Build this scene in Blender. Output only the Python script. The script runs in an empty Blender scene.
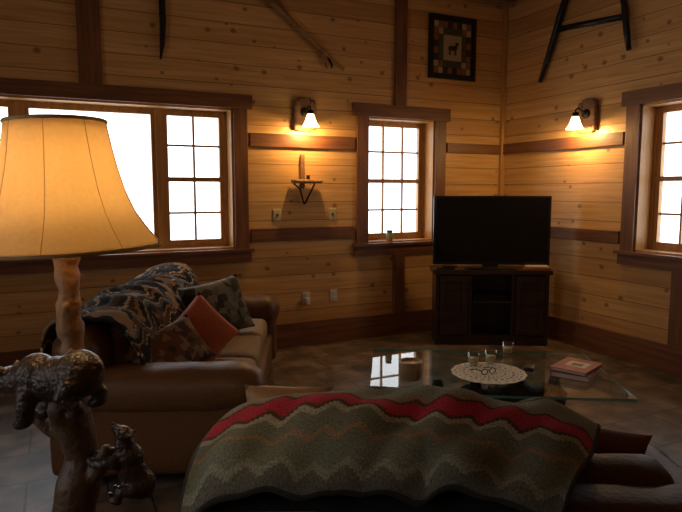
import bpy, bmesh, math, random
from mathutils import Vector, Matrix, Euler, noise
random.seed(7)
rad=math.radians
scene=bpy.context.scene
YAW=25.6
WY=5.70; WX=4.86; XL=-2.6; YB=-2.5; CZ=4.0
F=Vector((math.sin(rad(YAW)),math.cos(rad(YAW)),0)); R=Vector((math.cos(rad(YAW)),-math.sin(rad(YAW)),0))
def G(lat,dep,z=0.0):
    v=R*lat+F*dep; return Vector((v.x,v.y,z))
# ------------------------------------------------------------ materials
def newmat(name):
    m=bpy.data.materials.new(name); m.use_nodes=True
    nt=m.node_tree; b=nt.nodes['Principled BSDF']; return m,nt,b
def simple(name,col,rough=.6,metal=0,bump=0,bscale=40,var=0,spec=None):
    m,nt,b=newmat(name)
    b.inputs['Base Color'].default_value=(*col,1); b.inputs['Roughness'].default_value=rough; b.inputs['Metallic'].default_value=metal
    if spec is not None: b.inputs['Specular IOR Level'].default_value=spec
    tc=nt.nodes.new('ShaderNodeTexCoord'); n=nt.nodes.new('ShaderNodeTexNoise'); n.inputs['Scale'].default_value=bscale; n.inputs['Detail'].default_value=4
    nt.links.new(tc.outputs['Object'],n.inputs['Vector'])
    if var:
        mx=nt.nodes.new('ShaderNodeMix'); mx.data_type='RGBA'
        mx.inputs[6].default_value=(*[c*(1-var) for c in col],1); mx.inputs[7].default_value=(*[min(1,c*(1+var)) for c in col],1)
        nt.links.new(n.outputs['Fac'],mx.inputs[0]); nt.links.new(mx.outputs[2],b.inputs['Base Color'])
    if bump:
        bp=nt.nodes.new('ShaderNodeBump'); bp.inputs['Strength'].default_value=bump; bp.inputs['Distance'].default_value=.01
        nt.links.new(n.outputs['Fac'],bp.inputs['Height']); nt.links.new(bp.outputs['Normal'],b.inputs['Normal'])
    return m
def mth(nt,op,a,b=None,c=None):
    n=nt.nodes.new('ShaderNodeMath'); n.operation=op
    for i,v in enumerate((a,b,c)):
        if v is None: continue
        if isinstance(v,(int,float)): n.inputs[i].default_value=v
        else: nt.links.new(v,n.inputs[i])
    return n.outputs[0]
def ramp(nt,fac,stops,interp='LINEAR'):
    r=nt.nodes.new('ShaderNodeValToRGB'); r.color_ramp.interpolation=interp
    el=r.color_ramp.elements
    while len(el)<len(stops): el.new(.5)
    for e,(p,c) in zip(el,stops): e.position=p; e.color=(*c,1)
    nt.links.new(fac,r.inputs[0]); return r.outputs[0]
def mixc(nt,f,a,b,mode='MIX'):
    n=nt.nodes.new('ShaderNodeMix'); n.data_type='RGBA'; n.blend_type=mode
    for i,v in ((0,f),(6,a),(7,b)):
        if isinstance(v,(int,float)): n.inputs[i].default_value=v
        elif isinstance(v,tuple): n.inputs[i].default_value=(*v,1)
        else: nt.links.new(v,n.inputs[i])
    return n.outputs[2]
def wood(name,c1,c2,rough=.5,axis='S',scale=1.0):
    m,nt,b=newmat(name)
    tc=nt.nodes.new('ShaderNodeTexCoord'); sp=nt.nodes.new('ShaderNodeSeparateXYZ'); nt.links.new(tc.outputs['Object'],sp.inputs[0])
    x,y,z=sp.outputs
    s=mth(nt,'ADD',x,y); cb=nt.nodes.new('ShaderNodeCombineXYZ')
    if axis=='S':
        nt.links.new(mth(nt,'MULTIPLY',s,2*scale),cb.inputs[0]); nt.links.new(mth(nt,'MULTIPLY',z,30*scale),cb.inputs[1])
    else:
        nt.links.new(mth(nt,'MULTIPLY',s,30*scale),cb.inputs[0]); nt.links.new(mth(nt,'MULTIPLY',z,2*scale),cb.inputs[1])
    n=nt.nodes.new('ShaderNodeTexNoise'); n.inputs['Scale'].default_value=1; n.inputs['Detail'].default_value=5; n.inputs['Distortion'].default_value=.6
    nt.links.new(cb.outputs[0],n.inputs['Vector'])
    nt.links.new(ramp(nt,n.outputs['Fac'],[(.3,c1),(.7,c2)]),b.inputs['Base Color'])
    b.inputs['Roughness'].default_value=rough
    bp=nt.nodes.new('ShaderNodeBump'); bp.inputs['Strength'].default_value=.2; bp.inputs['Distance'].default_value=.01
    nt.links.new(n.outputs['Fac'],bp.inputs['Height']); nt.links.new(bp.outputs['Normal'],b.inputs['Normal'])
    return m
def pine():
    m,nt,b=newmat('knotty_pine_boards')
    tc=nt.nodes.new('ShaderNodeTexCoord'); sp=nt.nodes.new('ShaderNodeSeparateXYZ'); nt.links.new(tc.outputs['Object'],sp.inputs[0])
    x,y,z=sp.outputs; s=mth(nt,'ADD',x,y)
    zz=mth(nt,'DIVIDE',z,.186); bi=mth(nt,'FLOOR',zz); fr=mth(nt,'FRACT',zz)
    wn=nt.nodes.new('ShaderNodeTexWhiteNoise'); wn.noise_dimensions='1D'; nt.links.new(bi,wn.inputs['W']); rnd=wn.outputs['Value']
    so=mth(nt,'ADD',s,mth(nt,'MULTIPLY',rnd,13.7))
    cb=nt.nodes.new('ShaderNodeCombineXYZ'); nt.links.new(mth(nt,'MULTIPLY',so,1.2),cb.inputs[0]); nt.links.new(mth(nt,'MULTIPLY',z,28),cb.inputs[1]); nt.links.new(bi,cb.inputs[2])
    n=nt.nodes.new('ShaderNodeTexNoise'); n.inputs['Scale'].default_value=1; n.inputs['Detail'].default_value=5; n.inputs['Distortion'].default_value=1.0
    nt.links.new(cb.outputs[0],n.inputs['Vector'])
    col=ramp(nt,n.outputs['Fac'],[(.3,(.58,.32,.11)),(.55,(.71,.43,.17)),(.75,(.79,.52,.235))])
    # board tint
    col=mixc(nt,1.0,col,ramp(nt,rnd,[(0,(.78,.73,.68)),(.5,(.95,.92,.88)),(1,(1,1,1))]),'MULTIPLY')
    # knots
    cb2=nt.nodes.new('ShaderNodeCombineXYZ'); nt.links.new(mth(nt,'MULTIPLY',so,.8),cb2.inputs[0]); nt.links.new(mth(nt,'ADD',z,mth(nt,'MULTIPLY',bi,.31)),cb2.inputs[1])
    v=nt.nodes.new('ShaderNodeTexVoronoi'); v.voronoi_dimensions='2D'; v.inputs['Scale'].default_value=5.2; nt.links.new(cb2.outputs[0],v.inputs['Vector'])
    spc=nt.nodes.new('ShaderNodeSeparateColor'); nt.links.new(v.outputs['Color'],spc.inputs[0])
    msk=mth(nt,'GREATER_THAN',spc.outputs[0],.66)
    dd=mth(nt,'DIVIDE',v.outputs['Distance'],mth(nt,'ADD',.45,mth(nt,'MULTIPLY',spc.outputs[1],.75)))
    kr=ramp(nt,dd,[(0.0,(1,1,1)),(.07,(.9,.9,.9)),(.14,(0,0,0))])
    kf=mth(nt,'MULTIPLY',kr,msk)
    col=mixc(nt,mth(nt,'MULTIPLY',kf,.75),col,(.16,.06,.02))
    g=mth(nt,'LESS_THAN',fr,.038)
    col=mixc(nt,mth(nt,'MULTIPLY',g,.7),col,(.06,.026,.010))
    nt.links.new(col,b.inputs['Base Color']); b.inputs['Roughness'].default_value=.42
    h=mth(nt,'SUBTRACT',mth(nt,'MULTIPLY',n.outputs['Fac'],.12),g)
    bp=nt.nodes.new('ShaderNodeBump'); bp.inputs['Strength'].default_value=.45; bp.inputs['Distance'].default_value=.01
    nt.links.new(h,bp.inputs['Height']); nt.links.new(bp.outputs['Normal'],b.inputs['Normal'])
    return m
def slate():
    m,nt,b=newmat('slate_tile')
    tc=nt.nodes.new('ShaderNodeTexCoord')
    br=nt.nodes.new('ShaderNodeTexBrick'); br.inputs['Scale'].default_value=1; br.offset=0.5
    br.inputs['Brick Width'].default_value=.40; br.inputs['Row Height'].default_value=.40; br.inputs['Mortar Size'].default_value=.006
    br.inputs['Color1'].default_value=(.155,.125,.10,1); br.inputs['Color2'].default_value=(.10,.084,.070,1); br.inputs['Mortar'].default_value=(.045,.038,.032,1)
    nt.links.new(tc.outputs['Object'],br.inputs['Vector'])
    n=nt.nodes.new('ShaderNodeTexNoise'); n.inputs['Scale'].default_value=5; n.inputs['Detail'].default_value=8; nt.links.new(tc.outputs['Object'],n.inputs['Vector'])
    col=mixc(nt,1.0,br.outputs['Color'],ramp(nt,n.outputs['Fac'],[(.3,(.42,.39,.36)),(.5,(1,.93,.85)),(.7,(2.0,1.8,1.6))]),'MULTIPLY')
    nt.links.new(col,b.inputs['Base Color']); b.inputs['Roughness'].default_value=.42; b.inputs['Specular IOR Level'].default_value=.5
    bp=nt.nodes.new('ShaderNodeBump'); bp.inputs['Strength'].default_value=.5; bp.inputs['Distance'].default_value=.01
    nt.links.new(mth(nt,'SUBTRACT',n.outputs['Fac'],mth(nt,'MULTIPLY',br.outputs['Fac'],.5)),bp.inputs['Height']); nt.links.new(bp.outputs['Normal'],b.inputs['Normal'])
    return m
def emis(name,col,st):
    m,nt,b=newmat(name); b.inputs['Base Color'].default_value=(*col,1)
    b.inputs['Emission Color'].default_value=(*col,1); b.inputs['Emission Strength'].default_value=st; return m
def clearglass(name,tint=(1,1,1),ior=1.45,rough=0.0):
    m=bpy.data.materials.new(name); m.use_nodes=True; nt=m.node_tree; nt.nodes.clear()
    o=nt.nodes.new('ShaderNodeOutputMaterial'); t=nt.nodes.new('ShaderNodeBsdfTransparent'); t.inputs[0].default_value=(*tint,1)
    g=nt.nodes.new('ShaderNodeBsdfGlossy'); g.inputs['Roughness'].default_value=rough
    fr=nt.nodes.new('ShaderNodeFresnel'); fr.inputs[0].default_value=ior; mx=nt.nodes.new('ShaderNodeMixShader'); ge=nt.nodes.new('ShaderNodeNewGeometry')
    nt.links.new(mth(nt,'MULTIPLY',fr.outputs[0],mth(nt,'SUBTRACT',1.0,ge.outputs['Backfacing'])),mx.inputs[0]); nt.links.new(t.outputs[0],mx.inputs[1]); nt.links.new(g.outputs[0],mx.inputs[2]); nt.links.new(mx.outputs[0],o.inputs[0])
    return m
def shademat(name,col,trans=.55):
    m=bpy.data.materials.new(name); m.use_nodes=True; nt=m.node_tree; nt.nodes.clear()
    o=nt.nodes.new('ShaderNodeOutputMaterial'); d=nt.nodes.new('ShaderNodeBsdfDiffuse'); t=nt.nodes.new('ShaderNodeBsdfTranslucent')
    tc=nt.nodes.new('ShaderNodeTexCoord'); w=nt.nodes.new('ShaderNodeTexNoise'); w.inputs['Scale'].default_value=90
    nt.links.new(tc.outputs['Object'],w.inputs['Vector'])
    c=mixc(nt,w.outputs['Fac'],tuple(x*.85 for x in col),col)
    nt.links.new(c,d.inputs[0]); nt.links.new(c,t.inputs[0])
    mx=nt.nodes.new('ShaderNodeMixShader'); mx.inputs[0].default_value=trans
    nt.links.new(d.outputs[0],mx.inputs[1]); nt.links.new(t.outputs[0],mx.inputs[2]); nt.links.new(mx.outputs[0],o.inputs[0]); return m
PINE=pine(); SLATE=slate()
TRIM=wood('red_brown_trim_wood',(.12,.044,.019),(.24,.098,.042),.45)
TRIMV=wood('red_brown_trim_wood_vertical',(.12,.044,.019),(.24,.098,.042),.45,'Z')
GOLD=wood('golden_window_wood',(.42,.20,.055),(.60,.32,.11),.4,'Z')
LOGW=wood('peeled_log',(.22,.11,.045),(.48,.28,.12),.5,'Z',.7)
RUST=wood('barn_wood',(.15,.07,.03),(.28,.14,.06),.7)
DARKW=wood('dark_cabinet_wood',(.022,.012,.008),(.06,.028,.016),.35)
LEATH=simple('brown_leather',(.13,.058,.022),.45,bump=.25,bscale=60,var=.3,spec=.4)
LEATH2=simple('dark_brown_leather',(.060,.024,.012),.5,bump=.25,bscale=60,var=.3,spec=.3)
SUEDE=simple('tan_seat_suede',(.27,.18,.10),.75,bump=.3,bscale=35,var=.25)
BEARM=simple('carved_bear_resin',(.035,.018,.01),.35,bump=.8,bscale=70,var=.5)
STUMP=simple('carved_stump',(.11,.062,.032),.5,bump=.8,bscale=45,var=.5)
BLK=simple('black_plastic',(.01,.01,.011),.35)
SCREEN=simple('tv_screen_glass',(.004,.004,.005),.12)
IRON=simple('dark_iron',(.025,.02,.018),.5,.6,bump=.3,bscale=50)
PLATE=simple('ivory_switch_plate',(.55,.45,.28),.4)
WHITE=simple('white_plastic',(.75,.74,.7),.4)
RUSTP=simple('rust_orange_velvet',(.42,.09,.025),.8,bump=.2,bscale=60,var=.3)
REDC=simple('dark_red_cushion',(.12,.028,.016),.7,bump=.2,var=.3)
CREAM=simple('cream_cotton',(.72,.66,.52),.9)
GLASS=clearglass('window_glass',(.98,.99,1.0))
TGLASS=clearglass('tabletop_glass',(.88,.95,.93),1.55)
SGLASS=clearglass('small_clear_glass',(.90,.94,.93),1.9)
TEDGE=simple('green_glass_edge',(.18,.48,.42),.1)
TEDGE.node_tree.nodes['Principled BSDF'].inputs['Transmission Weight'].default_value=.4
WAX=simple('amber_candle_wax',(.80,.58,.26),.5)
FROST=emis('glowing_frosted_glass',(1.0,.72,.34),4.0)
# ------------------------------------------------------------ mesh builder
class MB:
    def __init__(s): s.bm=bmesh.new(); s.mats=[]; s.uv=s.bm.loops.layers.uv.new('UVMap')
    def mi(s,m):
        if m not in s.mats: s.mats.append(m)
        return s.mats.index(m)
    def merge(s,t,M,mat,smooth=True):
        if M is not None: t.transform(M)
        bmesh.ops.recalc_face_normals(t,faces=t.faces)
        i=s.mi(mat); mp={}
        for v in t.verts: mp[v]=s.bm.verts.new(v.co)
        for f in t.faces:
            try: nf=s.bm.faces.new([mp[v] for v in f.verts]); nf.material_index=i; nf.smooth=smooth
            except ValueError: pass
        t.free()
    def box(s,x0,x1,y0,y1,z0,z1,mat,M=None):
        t=bmesh.new(); bmesh.ops.create_cube(t,size=1)
        for v in t.verts: v.co=Vector((x0+(v.co.x+.5)*(x1-x0),y0+(v.co.y+.5)*(y1-y0),z0+(v.co.z+.5)*(z1-z0)))
        s.merge(t,M,mat,False)
    def rbox(s,c,size,r,mat,M=None,puff=0,n=9,fn=None,wr=0):
        t=bmesh.new(); bmesh.ops.create_cube(t,size=2)
        bmesh.ops.subdivide_edges(t,edges=t.edges[:],cuts=n,use_grid_fill=True)
        h=Vector(size)/2; c=Vector(c)
        for v in t.verts:
            q=Vector([math.copysign(abs(a)**.6,a) if a else 0 for a in v.co])
            q=Vector([q[i]*h[i] for i in range(3)])
            inner=Vector([max(-(h[i]-r),min(h[i]-r,q[i])) for i in range(3)])
            d=q-inner
            if d.length>1e-9: q=inner+d.normalized()*r
            if puff:
                ax=min(range(3),key=lambda i:h[i]); o=[i for i in range(3) if i!=ax]
                k=max(0,1-(q[o[0]]/h[o[0]])**2)*max(0,1-(q[o[1]]/h[o[1]])**2)
                q[ax]+=math.copysign(puff*k,q[ax])
            p=q+c
            if wr: p+=noise.noise_vector(p*7)*wr
            if fn: p=fn(p)
            v.co=p
        s.merge(t,M,mat,True)
    def tube(s,pts,rs,mat,seg=14,M=None,cap=True):
        pts=[Vector(p) for p in pts]
        if not isinstance(rs,(list,tuple)): rs=[rs]*len(pts)
        t=bmesh.new(); rings=[]; up=None
        for i,p in enumerate(pts):
            d=(pts[min(i+1,len(pts)-1)]-pts[max(i-1,0)]).normalized()
            if up is None: up=d.orthogonal().normalized()
            up=(up-d*up.dot(d)); up=up.normalized() if up.length>1e-6 else d.orthogonal().normalized()
            b=d.cross(up)
            rings.append([t.verts.new(p+(up*math.cos(a)+b*math.sin(a))*rs[i]) for a in [2*math.pi*k/seg for k in range(seg)]])
        for a,b in zip(rings,rings[1:]):
            for k in range(seg): t.faces.new([a[k],a[(k+1)%seg],b[(k+1)%seg],b[k]])
        if cap: t.faces.new(rings[0][::-1]); t.faces.new(rings[-1])
        s.merge(t,M,mat,True)
    def lathe(s,prof,mat,seg=32,M=None,flute=0,nf=12):
        t=bmesh.new(); rings=[]
        for (r,z) in prof:
            rings.append([t.verts.new(Vector((max(r,1e-4)*(1+flute*abs(math.cos(nf*a/2)))*math.cos(a),max(r,1e-4)*(1+flute*abs(math.cos(nf*a/2)))*math.sin(a),z))) for a in [2*math.pi*k/seg for k in range(seg)]])
        for a,b in zip(rings,rings[1:]):
            for k in range(seg): t.faces.new([a[k],a[(k+1)%seg],b[(k+1)%seg],b[k]])
        s.merge(t,M,mat,True)
    def ell(s,c,r,mat,M=None,rot=None,sub=3):
        t=bmesh.new(); bmesh.ops.create_icosphere(t,subdivisions=sub,radius=1)
        A=Matrix.Translation(Vector(c))
        if rot: A=A@Euler([rad(a) for a in rot]).to_matrix().to_4x4()
        A=A@Matrix.Diagonal((*r,1)); t.transform(A); s.merge(t,M,mat,True)
    def pillow(s,size,mat,M):
        w,h,th=size; t=bmesh.new(); N=14; g=[{},{}]
        for side in (0,1):
            for i in range(N+1):
                for j in range(N+1):
                    if side==1 and (i in (0,N) or j in (0,N)): g[1][i,j]=g[0][i,j]; continue
                    u=-1+2*i/N; v=-1+2*j/N
                    k=max(0,(1-u**4))**.5*max(0,(1-v**4))**.5
                    px=u*(1-.07*(1-v*v)); pz=v*(1-.07*(1-u*u))
                    y=(1 if side==0 else -1)*th/2*k
                    p=Vector((px*w/2,y,pz*h/2)); p+=noise.noise_vector(p*9+Vector((side,0,0)))*.008*k
                    g[side][i,j]=t.verts.new(p)
        for side in (0,1):
            for i in range(N):
                for j in range(N): t.faces.new([g[side][i,j],g[side][i+1,j],g[side][i+1,j+1],g[side][i,j+1]])
        s.merge(t,M,mat,True)
    def obj(s,name,loc=(0,0,0),rz=0,parent=None,bevel=0,remesh=0,sub=0,solid=0,smooth_angle=None):
        me=bpy.data.meshes.new(name); s.bm.to_mesh(me); s.bm.free()
        for m in s.mats: me.materials.append(m)
        o=bpy.data.objects.new(name,me); scene.collection.objects.link(o)
        o.location=loc; o.rotation_euler=(0,0,rad(rz)); 
        if parent: o.parent=parent
        if remesh:
            r=o.modifiers.new('r','REMESH'); r.mode='VOXEL'; r.voxel_size=remesh; r.use_smooth_shade=True
            q=o.modifiers.new('s','SMOOTH'); q.iterations=4
        if bevel:
            b=o.modifiers.new('b','BEVEL'); b.width=bevel; b.segments=2; b.limit_method='ANGLE'; b.angle_limit=rad(50)
        if solid: q=o.modifiers.new('so','SOLIDIFY'); q.thickness=solid; q.offset=1
        if sub: q=o.modifiers.new('su','SUBSURF'); q.levels=sub; q.render_levels=sub
        return o
def empty(name,loc=(0,0,0),rz=0):
    e=bpy.data.objects.new(name,None); scene.collection.objects.link(e); e.location=loc; e.rotation_euler=(0,0,rad(rz)); e.empty_display_size=.1; return e
def TR(loc,rot=(0,0,0),sc=1): return Matrix.Translation(Vector(loc))@Euler([rad(a) for a in rot]).to_matrix().to_4x4()@Matrix.Scale(sc,4)
def light(name,loc,p,col,size,parent=None):
    l=bpy.data.lights.new(name,'POINT'); l.energy=p; l.color=col; l.shadow_soft_size=size
    o=bpy.data.objects.new(name,l); scene.collection.objects.link(o); o.location=loc
    if parent: o.parent=parent
    return o
# wall-space box
def wb(mb,wall,s0,s1,n0,n1,z0,z1,mat):
    if wall=='back': mb.box(s0,s1,WY+n0,WY+n1,z0,z1,mat)
    elif wall=='left': mb.box(XL-n1,XL-n0,s0,s1,z0,z1,mat)
    else: mb.box(WX+n0,WX+n1,s0,s1,z0,z1,mat)
Z0,Z1=1.04,2.38; TH=.30
BIG=(-.90,1.585); SML=(3.04,3.89); RGT=(2.94,3.83); LFT_FILL=(.6,2.6)  # left-wall opening is out of view, added for extra daylight
def wall(name,w,lo,hi,ops):
    mb=MB(); cur=lo
    for a,b in ops:
        wb(mb,w,cur,a,0,TH,0,CZ,PINE); wb(mb,w,a,b,0,TH,0,Z0,PINE); wb(mb,w,a,b,0,TH,Z1,CZ,PINE); cur=b
    wb(mb,w,cur,hi,0,TH,0,CZ,PINE); return mb.obj(name)
wall('wall_back','back',XL-TH,WX+TH,[BIG,SML]); wall('wall_right','right',YB,WY,[RGT]); wall('wall_left','left',YB,WY,[LFT_FILL])
m=MB(); m.box(XL-TH,WX+TH,YB-.2,YB,0,CZ,PINE); m.obj('wall_front')
m=MB(); m.box(XL-TH,WX+TH,YB-.2,WY+TH,-.15,0,SLATE); m.obj('floor')
m=MB(); m.box(XL-TH,WX+TH,YB-.2,WY+TH,CZ,CZ+.15,PINE); m.obj('ceiling')
m=MB(); m.tube([(XL,WY-.16,3.86),(WX-.02,WY-.16,3.86)],.13,LOGW,20); m.obj('trim_ceiling_log')
# window
def sash(mb,w,a,b,z0,z1,grid=None,meet=True):
    fw=.045; n0,n1=.17,.22
    wb(mb,w,a,a+fw,n0,n1,z0,z1,GOLD); wb(mb,w,b-fw,b,n0,n1,z0,z1,GOLD); wb(mb,w,a,b,n0-.002,n1,z0,z0+fw+.015,GOLD); wb(mb,w,a,b,n0-.002,n1,z1-fw,z1,GOLD)
    zm=(z0+z1)/2
    if meet: wb(mb,w,a,b,n0-.01,n1,zm-.022,zm+.022,GOLD)
    if grid:
        c,r=grid
        for i in range(1,c): x=a+(b-a)*i/c; wb(mb,w,x-.010,x+.010,n0+.012,n1-.01,z0,z1,GOLD)
        for (q0,q1) in ((z0,zm),(zm,z1)):
            for j in range(1,r): z=q0+(q1-q0)*j/r; wb(mb,w,a,b,n0+.013,n1-.011,z-.010,z+.010,GOLD)
    wb(mb,w,a+fw,b-fw,n0+.024,n0+.027,z0+fw,z1-fw,GLASS)
def window(name,w,op,secs,ext=.135):
    mb=MB(); a,b=op; j=.018
    wb(mb,w,a-.001,a+j,-.005,.26,Z0,Z1,GOLD); wb(mb,w,b-j,b+.001,-.005,.26,Z0,Z1,GOLD); wb(mb,w,a,b,-.005,.26,Z1-j,Z1+.001,GOLD); wb(mb,w,a,b,-.005,.26,Z0-.001,Z0+j,GOLD)
    for (p,q,g,mt) in secs: sash(mb,w,p,q,Z0+.03,Z1-.03,g,mt)
    # outer frame behind sashes
    wb(mb,w,a+j,a+j+.03,.16,.26,Z0,Z1,GOLD); wb(mb,w,b-j-.03,b-j,.16,.26,Z0,Z1,GOLD)
    wb(mb,w,a,b,.16,.26,Z0,Z0+.035,GOLD); wb(mb,w,a,b,.16,.26,Z1-.035,Z1,GOLD)
    for (p,q,g,mt),(p2,q2,_,_) in zip(secs,secs[1:]): wb(mb,w,q-.004,p2+.004,.15,.26,Z0,Z1,GOLD)
    # reddish casing
    wb(mb,w,a-ext,a,-.035,.0,Z0-.02,Z1,TRIMV); wb(mb,w,b,b+ext,-.035,0,Z0-.02,Z1,TRIMV)
    wb(mb,w,a-ext-.05,b+ext+.05,-.045,0,Z1,Z1+.13,TRIM)
    wb(mb,w,a-ext-.04,b+ext+.04,-.075,0,Z0-.03,Z0,TRIM)
    wb(mb,w,a-ext-.02,b+ext+.02,-.04,0,Z0-.13,Z0-.03,TRIM)
    return mb.obj(name,bevel=.004)
window('window_1','back',BIG,[(-.85,-.26,(2,2),True),(-.19,.90,None,False),(.96,1.54,(2,2),True)])
window('window_2','back',SML,[(3.09,3.84,(3,2),True)])
window('window_3','right',RGT,[(2.99,3.78,(3,2),True)])
window('added_fill_window','left',LFT_FILL,[(.65,1.56,(3,2),True),(1.64,2.55,(3,2),True)])  # unseen window added to brighten the room from the left
def portal(name,loc,rot,sx,sy):
    l=bpy.data.lights.new(name,'AREA'); l.shape='RECTANGLE'; l.size=sx; l.size_y=sy; l.cycles.is_portal=True
    o=bpy.data.objects.new(name,l); scene.collection.objects.link(o); o.location=loc; o.rotation_euler=rot
portal('window_portal_1',((BIG[0]+BIG[1])/2,WY+.29,1.71),(rad(-90),0,0),2.48,1.34)
portal('window_portal_2',((SML[0]+SML[1])/2,WY+.29,1.71),(rad(-90),0,0),.85,1.34)
portal('window_portal_3',(WX+.29,(RGT[0]+RGT[1])/2,1.71),(0,rad(90),0),1.34,.89)
portal('added_fill_window_portal',(XL-.29,(LFT_FILL[0]+LFT_FILL[1])/2,1.71),(0,rad(-90),0),1.34,2.0)  # portal for the added left-wall window
# trims
def trims():
    k=[1]
    def tr(w,s0,s1,z0,z1,mat,n=-.03):
        mb=MB(); wb(mb,w,s0,s1,n,0,z0,z1,mat); mb.obj('trim_%d'%k[0],bevel=.004); k[0]+=1
    for z in (1.10,2.03):
        tr('back',BIG[1]+.16,SML[0]-.16,z,z+.13,TRIM); tr('back',SML[1]+.16,WX-.05,z,z+.11,TRIM)
        tr('right',RGT[1]+.16,WY-.05,z,z+.12,TRIM); tr('back',XL,BIG[0]-.16,z,z+.13,TRIM); tr('right',YB,RGT[0]-.16,z,z+.12,TRIM)
    tr('back',.25,.44,Z1+.13,3.75,TRIMV,-.04); tr('back',3.36,3.50,Z1+.13,3.75,TRIMV,-.04); tr('back',3.36,3.50,.25,Z0-.13,TRIMV,-.04)
    tr('right',3.28,3.42,.25,Z0-.13,TRIMV,-.04); tr('right',3.28,3.42,Z1+.13,3.98,TRIMV,-.04)
    mb=MB(); mb.box(WX-.05,WX,WY-.05,WY,0,3.75,GOLD); mb.obj('trim_corner_post',bevel=.006)
    mb=MB(); mb.box(XL,WX-.05,WY-.035,WY,0,.25,TRIM); mb.obj('baseboard_back',bevel=.005)
    mb=MB(); mb.box(WX-.035,WX,YB,WY-.05,0,.25,TRIM); mb.obj('baseboard_right',bevel=.005)
    mb=MB(); mb.box(XL,XL+.035,YB,WY-.04,0,.25,TRIM); mb.obj('baseboard_left',bevel=.005)
trims()
# ------------------------------------------------------------ sconces
def sconce(loc,rz):
    e=empty('wall_sconce',loc,rz)  # local: -y into the room
    mb=MB(); mb.rbox((0,-.02,0),(.15,.035,.34),.012,RUST,wr=.012); mb.rbox((.085,-.03,.0),(.06,.05,.30),.02,RUST,wr=.015); mb.rbox((-.085,-.03,-.01),(.06,.05,.31),.02,RUST,wr=.015); mb.obj('back_plate',parent=e)
    mb=MB(); mb.ell((0,-.05,.02),(.045,.02,.045),IRON); mb.tube([(0,-.05,.02),(0,-.11,.05),(0,-.16,.07),(0,-.19,.05),(0,-.19,.0)],.009,IRON,10); mb.lathe([(.0,.03),(.028,.025),(.034,-.01),(.030,-.02)],IRON,20,TR((0,-.19,0))); mb.obj('arm',parent=e)
    mb=MB(); mb.lathe([(.028,-.005),(.038,-.03),(.050,-.07),(.068,-.11),(.086,-.135),(.082,-.133),(.064,-.108),(.046,-.07),(.034,-.03),(.024,-.008)],FROST,40,TR((0,-.19,0)),.03,14); mb.obj('glass_shade',parent=e)
    light('bulb',(0,-.19,-.15),21,(1,.60,.22),.03,e)
sconce((2.31,WY-.001,2.36),0); sconce((WX-.001,4.42,2.34),-90)
# ------------------------------------------------------------ wall decor (back)
mb=MB(); mb.tube([(.93,WY-.03,3.75),(.955,WY-.03,3.4),(.96,WY-.03,3.1),(.95,WY-.03,2.9),(.93,WY-.03,2.77)],[.03,.035,.035,.028,.008],IRON,4); mb.obj('scythe_blade')
mb=MB()
mb.tube([(1.75,WY-.05,3.56),(1.92,WY-.05,3.42),(2.2,WY-.055,3.22),(2.5,WY-.05,3.0),(2.74,WY-.05,2.82)],[.02,.026,.024,.022,.012],LOGW,10)
mb.tube([(2.0,WY-.03,3.52),(2.2,WY-.03,3.22),(2.45,WY-.03,3.02),(2.56,WY-.03,2.83)],[.014,.016,.016,.010],LOGW,10)
mb.tube([(2.56,WY-.04,2.95),(2.60,WY-.06,2.86),(2.58,WY-.09,2.82)],[.012,.012,.006],IRON,8)
mb.obj('antique_log_tongs')
# rustic wall shelf bracket
mb=MB(); mb.rbox((2.29,WY-.020,1.80),(.05,.026,.34),.01,RUST,wr=.004)
mb.rbox((2.31,WY-.085,1.695),(.30,.12,.035),.012,LOGW,M=TR((0,0,0),(0,0,0)),wr=.006)
mb.tube([(2.19,WY-.03,1.675),(2.24,WY-.08,1.62),(2.30,WY-.03,1.47)],.009,IRON,8)
mb.tube([(2.42,WY-.03,1.675),(2.37,WY-.08,1.62),(2.31,WY-.03,1.47)],.009,IRON,8)
mb.tube([(2.33,WY-.07,1.71),(2.33,WY-.07,1.76)],.018,IRON,10)
mb.obj('rustic_wall_bracket_shelf')
def plate(name,x,z,dev):
    mb=MB(); mb.rbox((x,WY-.006,z),(.085,.01,.125),.004,WHITE if dev else PLATE,n=5)
    for dz in (-.026,.026):
        if dev: mb.rbox((x,WY-.014,z+dz),(.036,.012,.034),.005,WHITE,n=4)
        else: mb.box(x-.006,x+.006,WY-.022,WY-.008,z-.014,z+.014,PLATE)
    if dev==2: mb.rbox((x,WY-.035,z-.03),(.05,.05,.07),.008,WHITE,n=4)
    mb.obj(name)
plate('light_switch',2.02,1.36,0); plate('light_switch',2.63,1.36,0); plate('wall_outlet',2.33,.50,2); plate('wall_outlet',2.64,.50,1)
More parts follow.
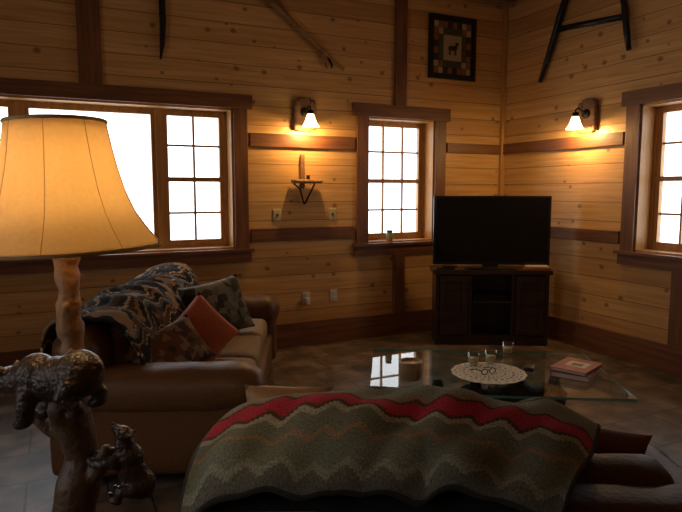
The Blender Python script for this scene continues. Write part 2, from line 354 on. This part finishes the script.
# framed picture
mb=MB(); x0,x1,z0,z1=3.79,4.41,2.84,3.52
Q1=simple('quilt_dark',(.05,.03,.02),.8); Q2=simple('quilt_brown',(.25,.12,.05),.8); Q3=simple('quilt_cream',(.45,.36,.22),.8); Q4=simple('quilt_green',(.08,.09,.04),.8)
mb.box(x0,x0+.04,WY-.04,WY,z0,z1,BLK); mb.box(x1-.04,x1,WY-.04,WY,z0,z1,BLK); mb.box(x0+.04,x1-.04,WY-.04,WY,z0,z0+.04,BLK); mb.box(x0+.04,x1-.04,WY-.04,WY,z1-.04,z1,BLK)
mb.box(x0+.04,x1-.04,WY-.015,WY,z0+.04,z1-.04,Q1)
n=8; cw=(x1-x0-.12)/n; ch=(z1-z0-.12)/n
for i in range(n):
    for j in range(n):
        if i in(0,1,n-1,n-2) or j in (0,1,n-1,n-2):
            q=[Q1,Q2,Q4][(i+j)%2 if (i in(0,n-1) or j in(0,n-1)) else 2]
            if (i in (0,1,n-1,n-2)) and (j in (0,1,n-1,n-2)): q=Q3 if (i+j)%2 else Q2
            mb.box(x0+.06+i*cw+.003,x0+.06+(i+1)*cw-.003,WY-.019,WY-.014,z0+.06+j*ch+.003,z0+.06+(j+1)*ch-.003,q)
cx=(x0+x1)/2; cz=(z0+z1)/2
mb.box(cx-2*cw+.004,cx+2*cw-.004,WY-.02,WY-.014,cz-2*ch+.004,cz+2*ch-.004,Q3)
mb.ell((cx,WY-.021,cz),(.06,.004,.028),Q1); mb.ell((cx+.06,WY-.021,cz+.05),(.025,.004,.016),Q1); mb.tube([(cx+.04,WY-.021,cz),(cx+.055,WY-.021,cz+.05)],[.02,.012],Q1,6)
for dx in (-.045,-.03,.03,.045): mb.box(cx+dx-.004,cx+dx+.004,WY-.024,WY-.02,cz-.075,cz,Q1)
mb.obj('framed_picture')
# jar candle on sill
mb=MB(); mb.lathe([(0,0),(.036,0),(.038,.01),(.038,.075),(.03,.085),(.03,.1)],simple('jar_label',(.28,.3,.2),.4),24); mb.lathe([(.033,.09),(.034,.112),(0,.114)],simple('jar_lid',(.05,.06,.05),.4),24); mb.obj('jar_candle',(3.34,WY+.03,Z0+.019))
# A-frame decor right wall
mb=MB(); X=WX-.05
mb.tube([(X,4.72,3.62),(X,4.80,3.42),(X,4.93,3.08),(X,5.07,2.77)],[.03,.034,.032,.022],BLK,8)
mb.tube([(X,4.12,3.62),(X,4.03,3.3),(X,3.99,3.05),(X,3.96,2.88)],[.03,.03,.03,.024],BLK,8)
mb.tube([(X+.01,4.86,3.27),(X+.01,4.5,3.24),(X+.01,4.0,3.19)],.03,BLK,8)
mb.tube([(X,4.73,3.6),(X,4.4,3.66),(X,4.1,3.6)],.028,BLK,8)
mb.obj('antique_wagon_yoke')
# ------------------------------------------------------------ TV + stand
TVR=-YAW-3
e=empty('corner_tv_stand',G(1.56,6.10),TVR)
mb=MB(); W=1.22; D=.40
mb.box(-W/2,W/2,0,D,.745,.79,DARKW); mb.box(-W/2+.03,-W/2+.07,.02,D-.01,0,.745,DARKW); mb.box(W/2-.07,W/2-.03,.02,D-.01,0,.745,DARKW)
mb.box(-W/2+.07,W/2-.07,D-.03,D-.015,.06,.745,DARKW); mb.box(-W/2+.07,W/2-.07,.03,D-.03,.06,.10,DARKW)
mb.box(-.24,-.205,.03,D-.03,.10,.745,DARKW); mb.box(.205,.24,.03,D-.03,.10,.745,DARKW); mb.box(-.205,.205,.04,D-.03,.44,.465,DARKW); mb.box(-W/2+.07,W/2-.07,.03,.05,.0,.06,DARKW)
for sx in (-1,1):
    a,b=sorted((sx*.245,sx*(W/2-.075)))
    mb.box(a,b,.022,.04,.11,.73,DARKW)
    for (p,q,r,s_) in ((a,b,.11,.17),(a,b,.67,.73),(a,a+.05,.17,.67),(b-.05,b,.17,.67)): mb.box(p,q,.008,.022,r,s_,DARKW)
    mb.ell((sx*.27,-.005,.45),(.014,.014,.014),IRON,sub=2)
mb.obj('cabinet',parent=e,bevel=.004)
mb=MB(); mb.box(-.17,.17,.06,.32,.466,.52,BLK); mb.box(-.15,.15,.055,.062,.48,.505,SCREEN); mb.obj('media_player',parent=e,bevel=.004)
e=empty('television',G(1.565,6.22,.79),TVR)
mb=MB(); mb.box(-.60,.60,0,.05,.045,.76,BLK); mb.box(-.575,.575,-.003,.0,.075,.74,SCREEN); mb.box(-.4,.4,.05,.08,.15,.6,BLK); mb.obj('panel',parent=e,bevel=.006)
mb=MB(); mb.rbox((0,.03,.011),(.52,.24,.022),.01,BLK); mb.box(-.08,.08,.01,.05,.015,.09,BLK); mb.obj('foot',parent=e)
def tvloc(x,y,z=.79): 
    p=Matrix.Rotation(rad(TVR),4,'Z')@Vector((x,y,0)); return G(1.56,6.10)+Vector((p.x,p.y,z))
mb=MB(); mb.rbox((0,0,.01),(.2,.05,.02),.008,BLK); mb.rbox((.05,-.0,.03),(.15,.045,.02),.008,IRON); mb.obj('remote_control',tvloc(-.48,.06),TVR+8)
mb=MB(); mb.rbox((0,0,.015),(.26,.14,.03),.004,simple('magazine_orange',(.4,.12,.03),.5)); mb.rbox((.0,0,.037),(.22,.12,.014),.003,CREAM); mb.obj('paperback_book',tvloc(.46,.09),TVR-5)
# ------------------------------------------------------------ sofa
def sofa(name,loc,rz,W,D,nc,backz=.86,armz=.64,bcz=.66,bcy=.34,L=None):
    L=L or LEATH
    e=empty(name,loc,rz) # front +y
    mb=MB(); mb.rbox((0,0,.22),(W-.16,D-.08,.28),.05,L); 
    for sx in(-1,1):
        for sy in (-1,1): mb.lathe([(.0,0),(.03,0),(.04,.09),(0,.1)],DARKW,16,TR((sx*(W/2-.14),sy*(D/2-.12),0)))
    mb.obj('base',parent=e)
    mb=MB(); mb.rbox((0,-D/2+.15,.09+(backz-.09)/2),(W-.08,.28,backz-.09),.11,L,wr=.012,n=13); mb.obj('back_rest',parent=e)
    mb=MB()
    for sx in (-1,1):
        mb.rbox((sx*(W/2-.15),.0,.09+(armz-.16)/2),(.24,D-.02,armz-.16),.06,L,wr=.008)
        mb.rbox((sx*(W/2-.15),.01,armz-.13),(.30,D+.02,.26),.125,L,wr=.014,n=13)
    mb.obj('arms',parent=e)
    mb=MB(); cw=(W-.58)/nc
    for i in range(nc):
        mb.rbox((-(W-.58)/2+cw*(i+.5),.10,.42),(cw-.008,D-.36,.17),.06,SUEDE if L is LEATH else L,puff=.03,wr=.01,n=11)
    mb.obj('seat_cushions',parent=e)
    mb=MB()
    for i in range(nc):
        c=(-(W-.58)/2+cw*(i+.5),-D/2+bcy,bcz)
        mb.rbox((0,0,0),(cw-.01,.20,.42),.08,L,M=TR(c,(8,0,0)),puff=.03,wr=.014,n=11)
    mb.obj('back_cushions',parent=e)
    return e
S1R=-YAW-90+4; S1=G(-1.06,4.2)
e1=sofa('leather_sofa',S1,S1R,2.42,1.12,3,.86,.67,.63,.29)
S2R=-YAW-2; S2=G(.42,2.05)
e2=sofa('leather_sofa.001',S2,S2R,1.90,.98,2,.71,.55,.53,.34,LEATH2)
# draped cloth
def smoothpoly(pts,n):
    P=[Vector((a,b)) for a,b in pts]; out=[]
    ext=[P[0]*2-P[1]]+P+[P[-1]*2-P[-2]]
    for i in range(1,len(ext)-2):
        for k in range(8):
            t=k/8; a,b,c,d=ext[i-1:i+3]
            out.append(.5*((2*b)+(c-a)*t+(2*a-5*b+4*c-d)*t*t+(3*b-a-3*c+d)*t**3))
    out.append(P[-1])
    L=[0]
    for a,b in zip(out,out[1:]): L.append(L[-1]+(b-a).length)
    res=[]
    for k in range(n+1):
        s=L[-1]*k/n; j=0
        while j<len(L)-2 and L[j+1]<s: j+=1
        f=(s-L[j])/max(1e-9,L[j+1]-L[j]); res.append((out[j].lerp(out[j+1],f),s))
    return res
def drape(name,x0,x1,prof,mat,loc,rz,fn=None,nx=60,ny=50,wr=.012,th=.012,wf=5,seed=0,hem=None,off=1):
    mb=MB(); bm=mb.bm; uv=mb.uv; g={}; mb.mi(mat); pr=smoothpoly(prof,ny); U={}
    if hem: mb.mi(hem)
    for i in range(nx+1):
        x=x0+(x1-x0)*i/nx
        for j,(p,s) in enumerate(pr):
            q=Vector((x,p.x,p.y)); d=noise.noise_vector(Vector((x*wf,s*wf*.6,seed)))*wr
            q+=Vector((d.x,abs(d.y)*(1 if p.x>0 else -1)*.5,abs(d.z)*1.3))
            if fn: q=fn(q,i/nx,j/ny)
            v=bm.verts.new(q); g[i,j]=v; U[v]=(x-x0,s)
    for i in range(nx):
        for j in range(ny):
            f=bm.faces.new([g[i,j],g[i+1,j],g[i+1,j+1],g[i,j+1]]); f.smooth=True
            if hem and (j<1 or j>=ny-1 or i<1 or i>=nx-1): f.material_index=1
            for l in f.loops: l[uv].uv=U[l.vert]
    bmesh.ops.recalc_face_normals(bm,faces=bm.faces)
    return mb.obj(name,loc,rz,solid=th)
def blanketmat(name,stops,period,amp,freq,fuzz=.15,warp=0,cells=0):
    m,nt,b=newmat(name); uvn=nt.nodes.new('ShaderNodeUVMap'); sp=nt.nodes.new('ShaderNodeSeparateXYZ'); nt.links.new(uvn.outputs[0],sp.inputs[0])
    u,v=sp.outputs[0],sp.outputs[1]
    tri=mth(nt,'PINGPONG',mth(nt,'MULTIPLY',u,freq),.5)
    tq=mth(nt,'DIVIDE',mth(nt,'FLOOR',mth(nt,'MULTIPLY',tri,10)),10)
    vv=mth(nt,'ADD',v,mth(nt,'MULTIPLY',tq,amp))
    if warp:
        nn=nt.nodes.new('ShaderNodeTexNoise'); nn.inputs['Scale'].default_value=3.2; nn.inputs['Detail'].default_value=1; nt.links.new(uvn.outputs[0],nn.inputs['Vector'])
        vv=mth(nt,'ADD',vv,mth(nt,'MULTIPLY',nn.outputs['Fac'],warp))
    w=mth(nt,'FRACT',mth(nt,'DIVIDE',vv,period))
    col=ramp(nt,w,stops,'CONSTANT')
    if cells:
        ck=nt.nodes.new('ShaderNodeTexVoronoi'); ck.distance='MANHATTAN'; ck.inputs['Scale'].default_value=cells; nt.links.new(uvn.outputs[0],ck.inputs['Vector'])
        sc_=nt.nodes.new('ShaderNodeSeparateColor'); nt.links.new(ck.outputs['Color'],sc_.inputs[0])
        col=mixc(nt,mth(nt,'GREATER_THAN',sc_.outputs[0],.62),col,ramp(nt,sc_.outputs[1],[(0,(.02,.018,.018)),(.4,(.30,.20,.11)),(.65,(.12,.06,.03)),(.88,(.09,.11,.14))],'CONSTANT'))
    n=nt.nodes.new('ShaderNodeTexNoise'); n.inputs['Scale'].default_value=160; n.inputs['Detail'].default_value=3; nt.links.new(uvn.outputs[0],n.inputs['Vector'])
    col=mixc(nt,1.0,col,ramp(nt,n.outputs['Fac'],[(.3,(.55,.55,.55)),(.7,(1.35,1.35,1.35))]),'MULTIPLY')
    nt.links.new(col,b.inputs['Base Color']); b.inputs['Roughness'].default_value=1.0; b.inputs['Specular IOR Level'].default_value=.12
    bp=nt.nodes.new('ShaderNodeBump'); bp.inputs['Strength'].default_value=.6; bp.inputs['Distance'].default_value=.005
    nt.links.new(n.outputs['Fac'],bp.inputs['Height']); nt.links.new(bp.outputs['Normal'],b.inputs['Normal']); return m
g_=(.14,.16,.135); h_=(.20,.215,.18); r_=(.36,.03,.055); k_=(.03,.03,.03); t_=(.24,.17,.115); c_=(.30,.29,.24); b_=(.08,.05,.038); p_=(.11,.115,.10)
HEM=simple('dark_blanket_stitching',(.025,.025,.025),.95,bump=.5,bscale=150)
BL=blanketmat('southwest_zigzag_blanket',[(0,p_),(.08,h_),(.11,g_),(.22,t_),(.25,g_),(.33,c_),(.36,b_),(.38,r_),(.47,b_),(.49,t_),(.52,h_),(.66,b_),(.68,g_),(.82,t_),(.85,p_)],.70,.065,9.0)
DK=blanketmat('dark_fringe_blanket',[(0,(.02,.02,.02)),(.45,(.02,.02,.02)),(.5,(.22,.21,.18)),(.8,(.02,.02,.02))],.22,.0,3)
def arch(q,u,v):
    k=max(0,1-((q.x+.30)/.70)**2)
    q.z+= .080*k*min(1,.35+v*1.6)
    # folds radiating toward the hem
    q.z+= .013*math.sin(q.x*17+v*5)*(1-.6*v)+.009*math.sin(q.x*31-v*7)*(1-v)+.010*math.sin(q.x*9+v*14)
    xr=(q.x+.86)/1.28
    q.x=-.84+xr*1.28*(.80+.20*min(1,v*1.5))+.16*(1-xr)*max(0,v-.35)**1.5*2
    q.y-=.05*(.5+.5*math.sin(xr*7))*(1-v)**2*0.6
    q.z-=.05*max(0,1-xr*6)**2*1.2+.04*max(0,xr*6-5)**2
    return q
def arch2(q,u,v):
    if q.z>.6: q.z+= .02*max(0,1-((q.x+.32)/.72)**2)
    return q
by=-.49
drape('zigzag_blanket',-.86,.42,[(by+.0,.735),(by+.02,.768),(by+.09,.80),(by+.22,.822),(by+.36,.835),(by+.47,.79),(by+.52,.68)],BL,S2,S2R,arch,th=.026,wr=.026,nx=90,hem=HEM)
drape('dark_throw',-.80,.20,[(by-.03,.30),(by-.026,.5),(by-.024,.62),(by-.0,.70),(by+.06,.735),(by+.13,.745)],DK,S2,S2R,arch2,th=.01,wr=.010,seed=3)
# left sofa throws
def patch(name,cols,sc,metric='MANHATTAN'):
    m,nt,b=newmat(name); tc=nt.nodes.new('ShaderNodeTexCoord'); v=nt.nodes.new('ShaderNodeTexVoronoi'); v.distance=metric; v.inputs['Scale'].default_value=sc
    nt.links.new(tc.outputs['Object'],v.inputs['Vector']); sc_=nt.nodes.new('ShaderNodeSeparateColor'); nt.links.new(v.outputs['Color'],sc_.inputs[0])
    st=[(i/len(cols),c) for i,c in enumerate(cols)]
    col=ramp(nt,sc_.outputs[0],st,'CONSTANT')
    nt.links.new(col,b.inputs['Base Color']); b.inputs['Roughness'].default_value=.9; return m
D1=(.02,.018,.018); D2=(.075,.04,.02); B1=(.42,.32,.19); B2=(.26,.155,.08); B3=(.10,.12,.15)
TH1=blanketmat('patterned_throw',[(0,D1),(.10,B1),(.14,D2),(.2,B2),(.26,D1),(.38,B1),(.41,B3),(.48,D1),(.56,B2),(.60,D2),(.70,B1),(.73,D1),(.85,B3),(.9,D2)],.42,.13,3.5,warp=.25,cells=10)
PL1=patch('bear_print_pillow',[(.05,.05,.035),(.13,.12,.085),(.03,.028,.02),(.20,.17,.12)],18,'EUCLIDEAN')
PL2=patch('tapestry_pillow',[(.12,.06,.03),(.24,.17,.09),(.06,.03,.02),(.15,.05,.025)],26)
b1=-.56
def sag(q,u,v): q.z+=.015*math.sin(q.x*5)+.010*math.sin(q.x*19+v*6); return q
drape('patterned_throw',-1.02,1.04,[(b1-.035,.45),(b1-.03,.7),(b1+.0,.865),(b1+.13,.92),(b1+.24,.925),(b1+.35,.895),(b1+.45,.76),(b1+.495,.62),(b1+.56,.555)],TH1,S1,S1R,sag,wr=.03,nx=100,seed=5,th=.015)
def pl(name,lx,ly,z,size,mat,rot):
    mb=MB(); mb.pillow(size,mat,TR((0,0,0),rot)); p=Matrix.Rotation(rad(S1R),4,'Z')@Vector((lx,ly,0)); mb.obj(name,(S1.x+p.x,S1.y+p.y,z),S1R)
pl('bear_print_pillow',-.28,.14,.715,(.54,.44,.17),PL1,(24,6,-48))
pl('rust_throw_pillow',.42,.13,.69,(.38,.38,.14),RUSTP,(22,38,-46))
pl('tapestry_pillow',.76,-.01,.655,(.52,.32,.15),PL2,(40,14,-42))
# ------------------------------------------------------------ bears
def bear(name,legs,M,mat,vox,parent=None,loc=(0,0,0),rz=0,headoff=(0,0,0)):
    mb=MB(); h=Vector(headoff)
    mb.ell((0,0,0),(.48,.25,.27),mat,M); mb.ell((-.3,0,.01),(.29,.27,.29),mat,M); mb.ell((.25,0,.07),(.27,.25,.29),mat,M)
    mb.tube([(.25,0,.08),Vector((.5,0,.14))+h*.6,Vector((.64,0,.2))+h],[.23,.19,.16],mat,16,M)
    mb.ell(Vector((.66,0,.21))+h,(.18,.165,.165),mat,M); mb.tube([Vector((.7,0,.18))+h,Vector((.86,0,.14))+h,Vector((.92,0,.135))+h],[.11,.08,.055],mat,14,M)
    for sy in(-1,1): mb.ell(Vector((.61,sy*.13,.35))+h,(.03,.06,.065),mat,M)
    mb.ell((-.58,0,.05),(.06,.05,.07),mat,M)
    for L in legs:
        n=len(L); mb.tube(L,[.15,.115,.085,.09][:n] if n==4 else [.14,.11,.09],mat,14,M); 
        e=Vector(L[-1]); mb.ell(e+Vector((.04,0,0)),(.12,.09,.07),mat,M)
    o=mb.obj(name,loc,rz,parent=parent,remesh=vox)
    mb=MB()
    mb.ell(Vector((.93,0,.15))+h,(.03,.04,.03),BLK,M,sub=2)
    for sy in (-1,1): mb.ell(Vector((.80,sy*.085,.245))+h,(.022,.022,.022),BLK,M,sub=2)
    mb.obj(name+'_face',loc,rz,parent=parent)
    return o
STAND=[[(.3,s*.16,-.05),(.30,s*.19,-.32),(.34,s*.19,-.55)] for s in(-1,1)]+[[(-.33,s*.16,-.03),(-.24,s*.19,-.28),(-.36,s*.19,-.42),(-.34,s*.19,-.55)] for s in (-1,1)]
HUG=[[(.3,s*.18,-.05),(.42,s*.24,-.3),(.48,s*.14,-.5)] for s in(-1,1)]+[[(-.33,s*.18,-.03),(-.18,s*.26,-.26),(-.34,s*.22,-.4),(-.28,s*.14,-.52)] for s in (-1,1)]
CROUCH=[[(.3,s*.16,-.05),(.34,s*.22,-.22),(.42,s*.2,-.40)] for s in(-1,1)]+[[(-.33,s*.18,-.03),(-.2,s*.26,-.2),(-.34,s*.24,-.3),(-.30,s*.2,-.40)] for s in (-1,1)]
# ------------------------------------------------------------ floor lamp
LR=-YAW
lamp=empty('bear_floor_lamp',G(-.745,1.62),LR)
mb=MB(); prof=[(.122,.325),(.126,.30),(.134,.25),(.144,.20),(.159,.14),(.180,.085),(.207,.04),(.236,0.0),(.239,-.010)]
SM=TR((0,0,1.455),(0,-2,0))
mb.lathe(prof,shademat('lamp_shade_linen',(.88,.70,.43),.6),96,SM,.012,16)
mb.obj('shade',parent=lamp,solid=.002)
mb=MB()
BR=simple('shade_trim_braid',(.50,.33,.15),.8,bump=.4,bscale=120)
for r,z in ((.1245,.327),(.2415,-.010)):
    pts=[(r*math.cos(a),r*math.sin(a),z) for a in [2*math.pi*k/48 for k in range(49)]]
    mb.tube(pts,.005,BR,8,M=SM,cap=False)
for k in range(8):
    a=2*math.pi*k/8+.2
    mb.tube([((r*1.012+.0008)*math.cos(a),(r*1.012+.0008)*math.sin(a),z) for r,z in prof],.0009,BR,6,M=SM)
mb.tube([(-.12,0,.32),(0,0,.30),(.12,0,.32)],.003,IRON,6,M=SM); mb.tube([(0,-.12,.32),(0,0,.30),(0,.12,.32)],.003,IRON,6,M=SM)
mb.obj('shade_rim',parent=lamp)
mb=MB(); mb.tube([(0,0,1.50),(0,0,1.62),(-.01,0,1.758)],.006,IRON,8); mb.lathe([(0,1.43),(.03,1.43),(.032,1.45),(.02,1.47),(.018,1.53),(0,1.53)],IRON,20); mb.obj('harp',parent=lamp)
mb=MB(); mb.ell((0,0,1.585),(.03,.03,.04),emis('bulb_glass',(1,.75,.4),12)); mb.obj('bulb_globe',parent=lamp)
mb=MB()
POLE=simple('knotty_log_pole',(.27,.15,.07),.55,bump=.9,bscale=28,var=.45)
pts=[];rs=[]
for k in range(22):
    z=1.0+k*.0208; pts.append((.004*math.sin(k*.9),.004*math.cos(k*.6),z)); rs.append(.031+.0035*math.sin(k*1.9)+.003*math.sin(k*.7)+(.005 if k<2 else 0))
mb.tube(pts,rs,POLE,18)
for a,z in ((0.2,1.13),(3.0,1.21),(4.9,1.29),(0.6,1.36),(5.2,1.16)):
    mb.ell((.026*math.cos(a),.026*math.sin(a),z),(.013,.013,.018),POLE)
mb.obj('pole',parent=lamp)
mb=MB(); pts=[];rs=[]
for k in range(15):
    z=.03+k*.075; pts.append((.012*math.sin(k*1.3),.012*math.cos(k*1.7),z)); rs.append(.075-.028*k/14+.008*math.sin(k*2.1)+(.05 if k==0 else .02 if k==1 else 0))
mb.tube(pts,rs,STUMP,16)
mb.tube([(0,0,.75),(.07,-.02,.83),(.10,-.03,.90)],[.035,.025,.015],STUMP,10); mb.tube([(0,0,.9),(-.07,-.01,.95),(-.11,-.02,.99)],[.03,.024,.016],STUMP,10); mb.tube([(0,0,.45),(.09,.0,.52),(.12,0,.6)],[.04,.03,.02],STUMP,10)
mb.tube([(0,0,.35),(-.09,-.03,.42),(-.12,-.03,.5)],[.04,.03,.02],STUMP,10)
mb.lathe([(0,0),(.19,0),(.2,.02),(.17,.05),(.09,.075),(.05,.08)],STUMP,40)
mb.obj('tree_trunk_base',parent=lamp,remesh=.006)
bear('bear_1',CROUCH,TR((-.005,-.075,1.105),(0,14,168),.225),BEARM,.006,parent=lamp,headoff=(0,0,-.1))
bear('bear_2',HUG,TR((.165,-.03,.83),(0,-62,180),.15),BEARM,.005,parent=lamp)
bear('bear_3',HUG,TR((-.14,-.03,.40),(0,-70,0),.13),BEARM,.006,parent=lamp)
light('bulb',(0,0,1.585),13,(1,.70,.37),.04,lamp)
# ------------------------------------------------------------ coffee table
TC=G(.97,3.86); TRZ=-YAW-4.5
tab=empty('glass_coffee_table',TC,TRZ)
mb=MB(); w,d=.765,.49
t=bmesh.new(); bmesh.ops.create_cube(t,size=1)
for v in t.verts: v.co=Vector((v.co.x*2*w,v.co.y*2*d,.42-.0075+v.co.z*.015))
bmesh.ops.recalc_face_normals(t,faces=t.faces)
mb.mi(TGLASS); mb.mi(TEDGE); mp={v:mb.bm.verts.new(v.co) for v in t.verts}
for f in t.faces:
    nf=mb.bm.faces.new([mp[v] for v in f.verts]); nf.material_index=0 if abs(f.normal.z)>.5 else 1
t.free(); mb.obj('glass_top',parent=tab)
bear('bear_leg_1',STAND,TR((-.22,-.16,.235),(0,0,10),.385),BEARM,.013,parent=tab,headoff=(0,0,-.12))
bear('bear_leg_2',STAND,TR((.30,.0,.235),(0,0,-165),.385),BEARM,.013,parent=tab,headoff=(0,0,-.12))
mb=MB()
for x,y in((-.34,-.16),(-.10,-.14),(.18,.03),(.42,-.03)): mb.tube([(x,y,.30),(x,y,.4045)],[.05,.03],BEARM,14)
mb.obj('glass_supports',parent=tab)
def tl(lat,dep): return G(lat,dep,.4205)
# doily
mb=MB(); bm=mb.bm; mb.mi(CREAM); NA=96; rr=[i/22 for i in range(23)]; g={}
for i in range(NA):
    a=2*math.pi*i/NA
    for j,r in enumerate(rr):
        R_=.235*r*(1+(.03*abs(math.sin(8*a)) if j>18 else 0)); g[i,j]=bm.verts.new((R_*math.cos(a),R_*math.sin(a),0))
for i in range(NA):
    for j in range(1,22):
        hole=(j in(4,5,9,10,14,15,19) and i%4 in (1,2)) or (j in (7,12,17) and i%2)
        if not hole: bm.faces.new([g[i,j],g[(i+1)%NA,j],g[(i+1)%NA,j+1],g[i,j+1]])
bmesh.ops.recalc_face_normals(bm,faces=bm.faces)
mb.obj('lace_doily',tl(.965,3.82)+Vector((0,0,.001)),TRZ,solid=.003)
def votive(lat,dep,dz=.004):
    mb=MB(); mb.lathe([(0,0),(.030,0),(.034,.004),(.042,.09),(.038,.09),(.031,.012),(0,.01)],SGLASS,28); mb.lathe([(0,.013),(.030,.013),(.034,.05),(0,.05)],WAX,24); mb.obj('votive_candle',tl(lat,dep)+Vector((0,0,dz)))
votive(.90,3.98); votive(1.03,4.03); votive(1.21,4.26,.0)
mb=MB(); mb.lathe([(0,0),(.062,0),(.070,.01),(.076,.11),(.068,.115),(.064,.095),(0,.093)],wood('candle_bowl_wood',(.2,.1,.04),(.4,.24,.1),.5,'Z'),32); mb.lathe([(0,.097),(.063,.097)],WAX,32); mb.tube([(0,0,.09),(0,0,.112)],.002,BLK,6); mb.obj('wooden_candle_bowl',tl(.44,3.70))
# eyeglasses
mb=MB()
for sx in (-1,1):
    mb.tube([(sx*.032+.024*math.cos(a),0,.022+.018*math.sin(a)) for a in [2*math.pi*k/24 for k in range(25)]],.003,BLK,6,cap=False)
    mb.tube([(sx*.056,0,.03),(sx*.058,.06,.028),(sx*.056,.12,.006)],.003,BLK,6)
mb.tube([(-.009,0,.026),(0,0,.03),(.009,0,.026)],.003,BLK,6)
mb.obj('eyeglasses',tl(.95,3.76)+Vector((0,0,.004)),TRZ+30)
mb=MB(); mb.rbox((0,0,.014),(.07,.11,.028),.013,BLK); mb.obj('computer_mouse',tl(1.25,3.88),TRZ-20)
# books
BK=simple('magenta_book_cover',(.30,.04,.08),.45); PG=simple('book_pages',(.7,.62,.48),.8); LB=simple('book_label',(.55,.5,.42),.5)
mb=MB()
def book(z,w,d,h,c,M):
    mb.box(-w/2,w/2,-d/2,d/2,z,z+.004,c,M); mb.box(-w/2,w/2,-d/2,d/2,z+h-.004,z+h,c,M); mb.box(-w/2,-w/2+.005,-d/2,d/2,z+.004,z+h-.004,c,M); mb.box(-w/2+.005,w/2-.006,-d/2+.006,d/2-.006,z+.004,z+h-.004,PG,M)
book(0,.24,.32,.035,BK,TR((0,0,0),(0,0,4))); book(.0352,.23,.30,.022,BK,TR((0,0,0),(0,0,-3)))
mb.box(-.06,.07,-.05,.07,.0574,.0582,LB,TR((0,0,0),(0,0,-3))); mb.box(-.03,.04,-.02,.03,.0584,.059,BLK,TR((0,0,0),(0,0,-3)))
mb.obj('book_stack',tl(1.53,3.80),TRZ-35)
# pillows on front sofa
def onS2(lx,ly,z):
    p=Matrix.Rotation(rad(S2R),4,'Z')@Vector((lx,ly,0)); return Vector((S2.x+p.x,S2.y+p.y,z))
mb=MB(); mb.pillow((.34,.30,.14),REDC,TR((0,0,0),(15,12,0))); mb.obj('red_throw_pillow',onS2(.50,.06,.62),S2R+8)
mb=MB(); mb.pillow((.34,.40,.16),simple('tan_leather',(.26,.15,.08),.5,bump=.2,var=.2),TR((0,0,0),(12,0,0))); mb.obj('tan_throw_pillow',onS2(-.62,.16,.68),S2R)
# ------------------------------------------------------------ world + camera
w=bpy.data.worlds.new('overcast'); scene.world=w; w.use_nodes=True
bg=w.node_tree.nodes['Background']; bg.inputs[0].default_value=(.93,.97,1,1); bg.inputs[1].default_value=3.7
cam=bpy.data.cameras.new('camera'); co=bpy.data.objects.new('camera',cam); scene.collection.objects.link(co)
cam.sensor_width=36; cam.lens=36*600/682; cam.clip_start=.02
co.location=(0,0,1.6); co.rotation_euler=(rad(90-math.degrees(math.atan2(65,600))),0,rad(-YAW)); scene.camera=co
scene.view_settings.view_transform='Standard'
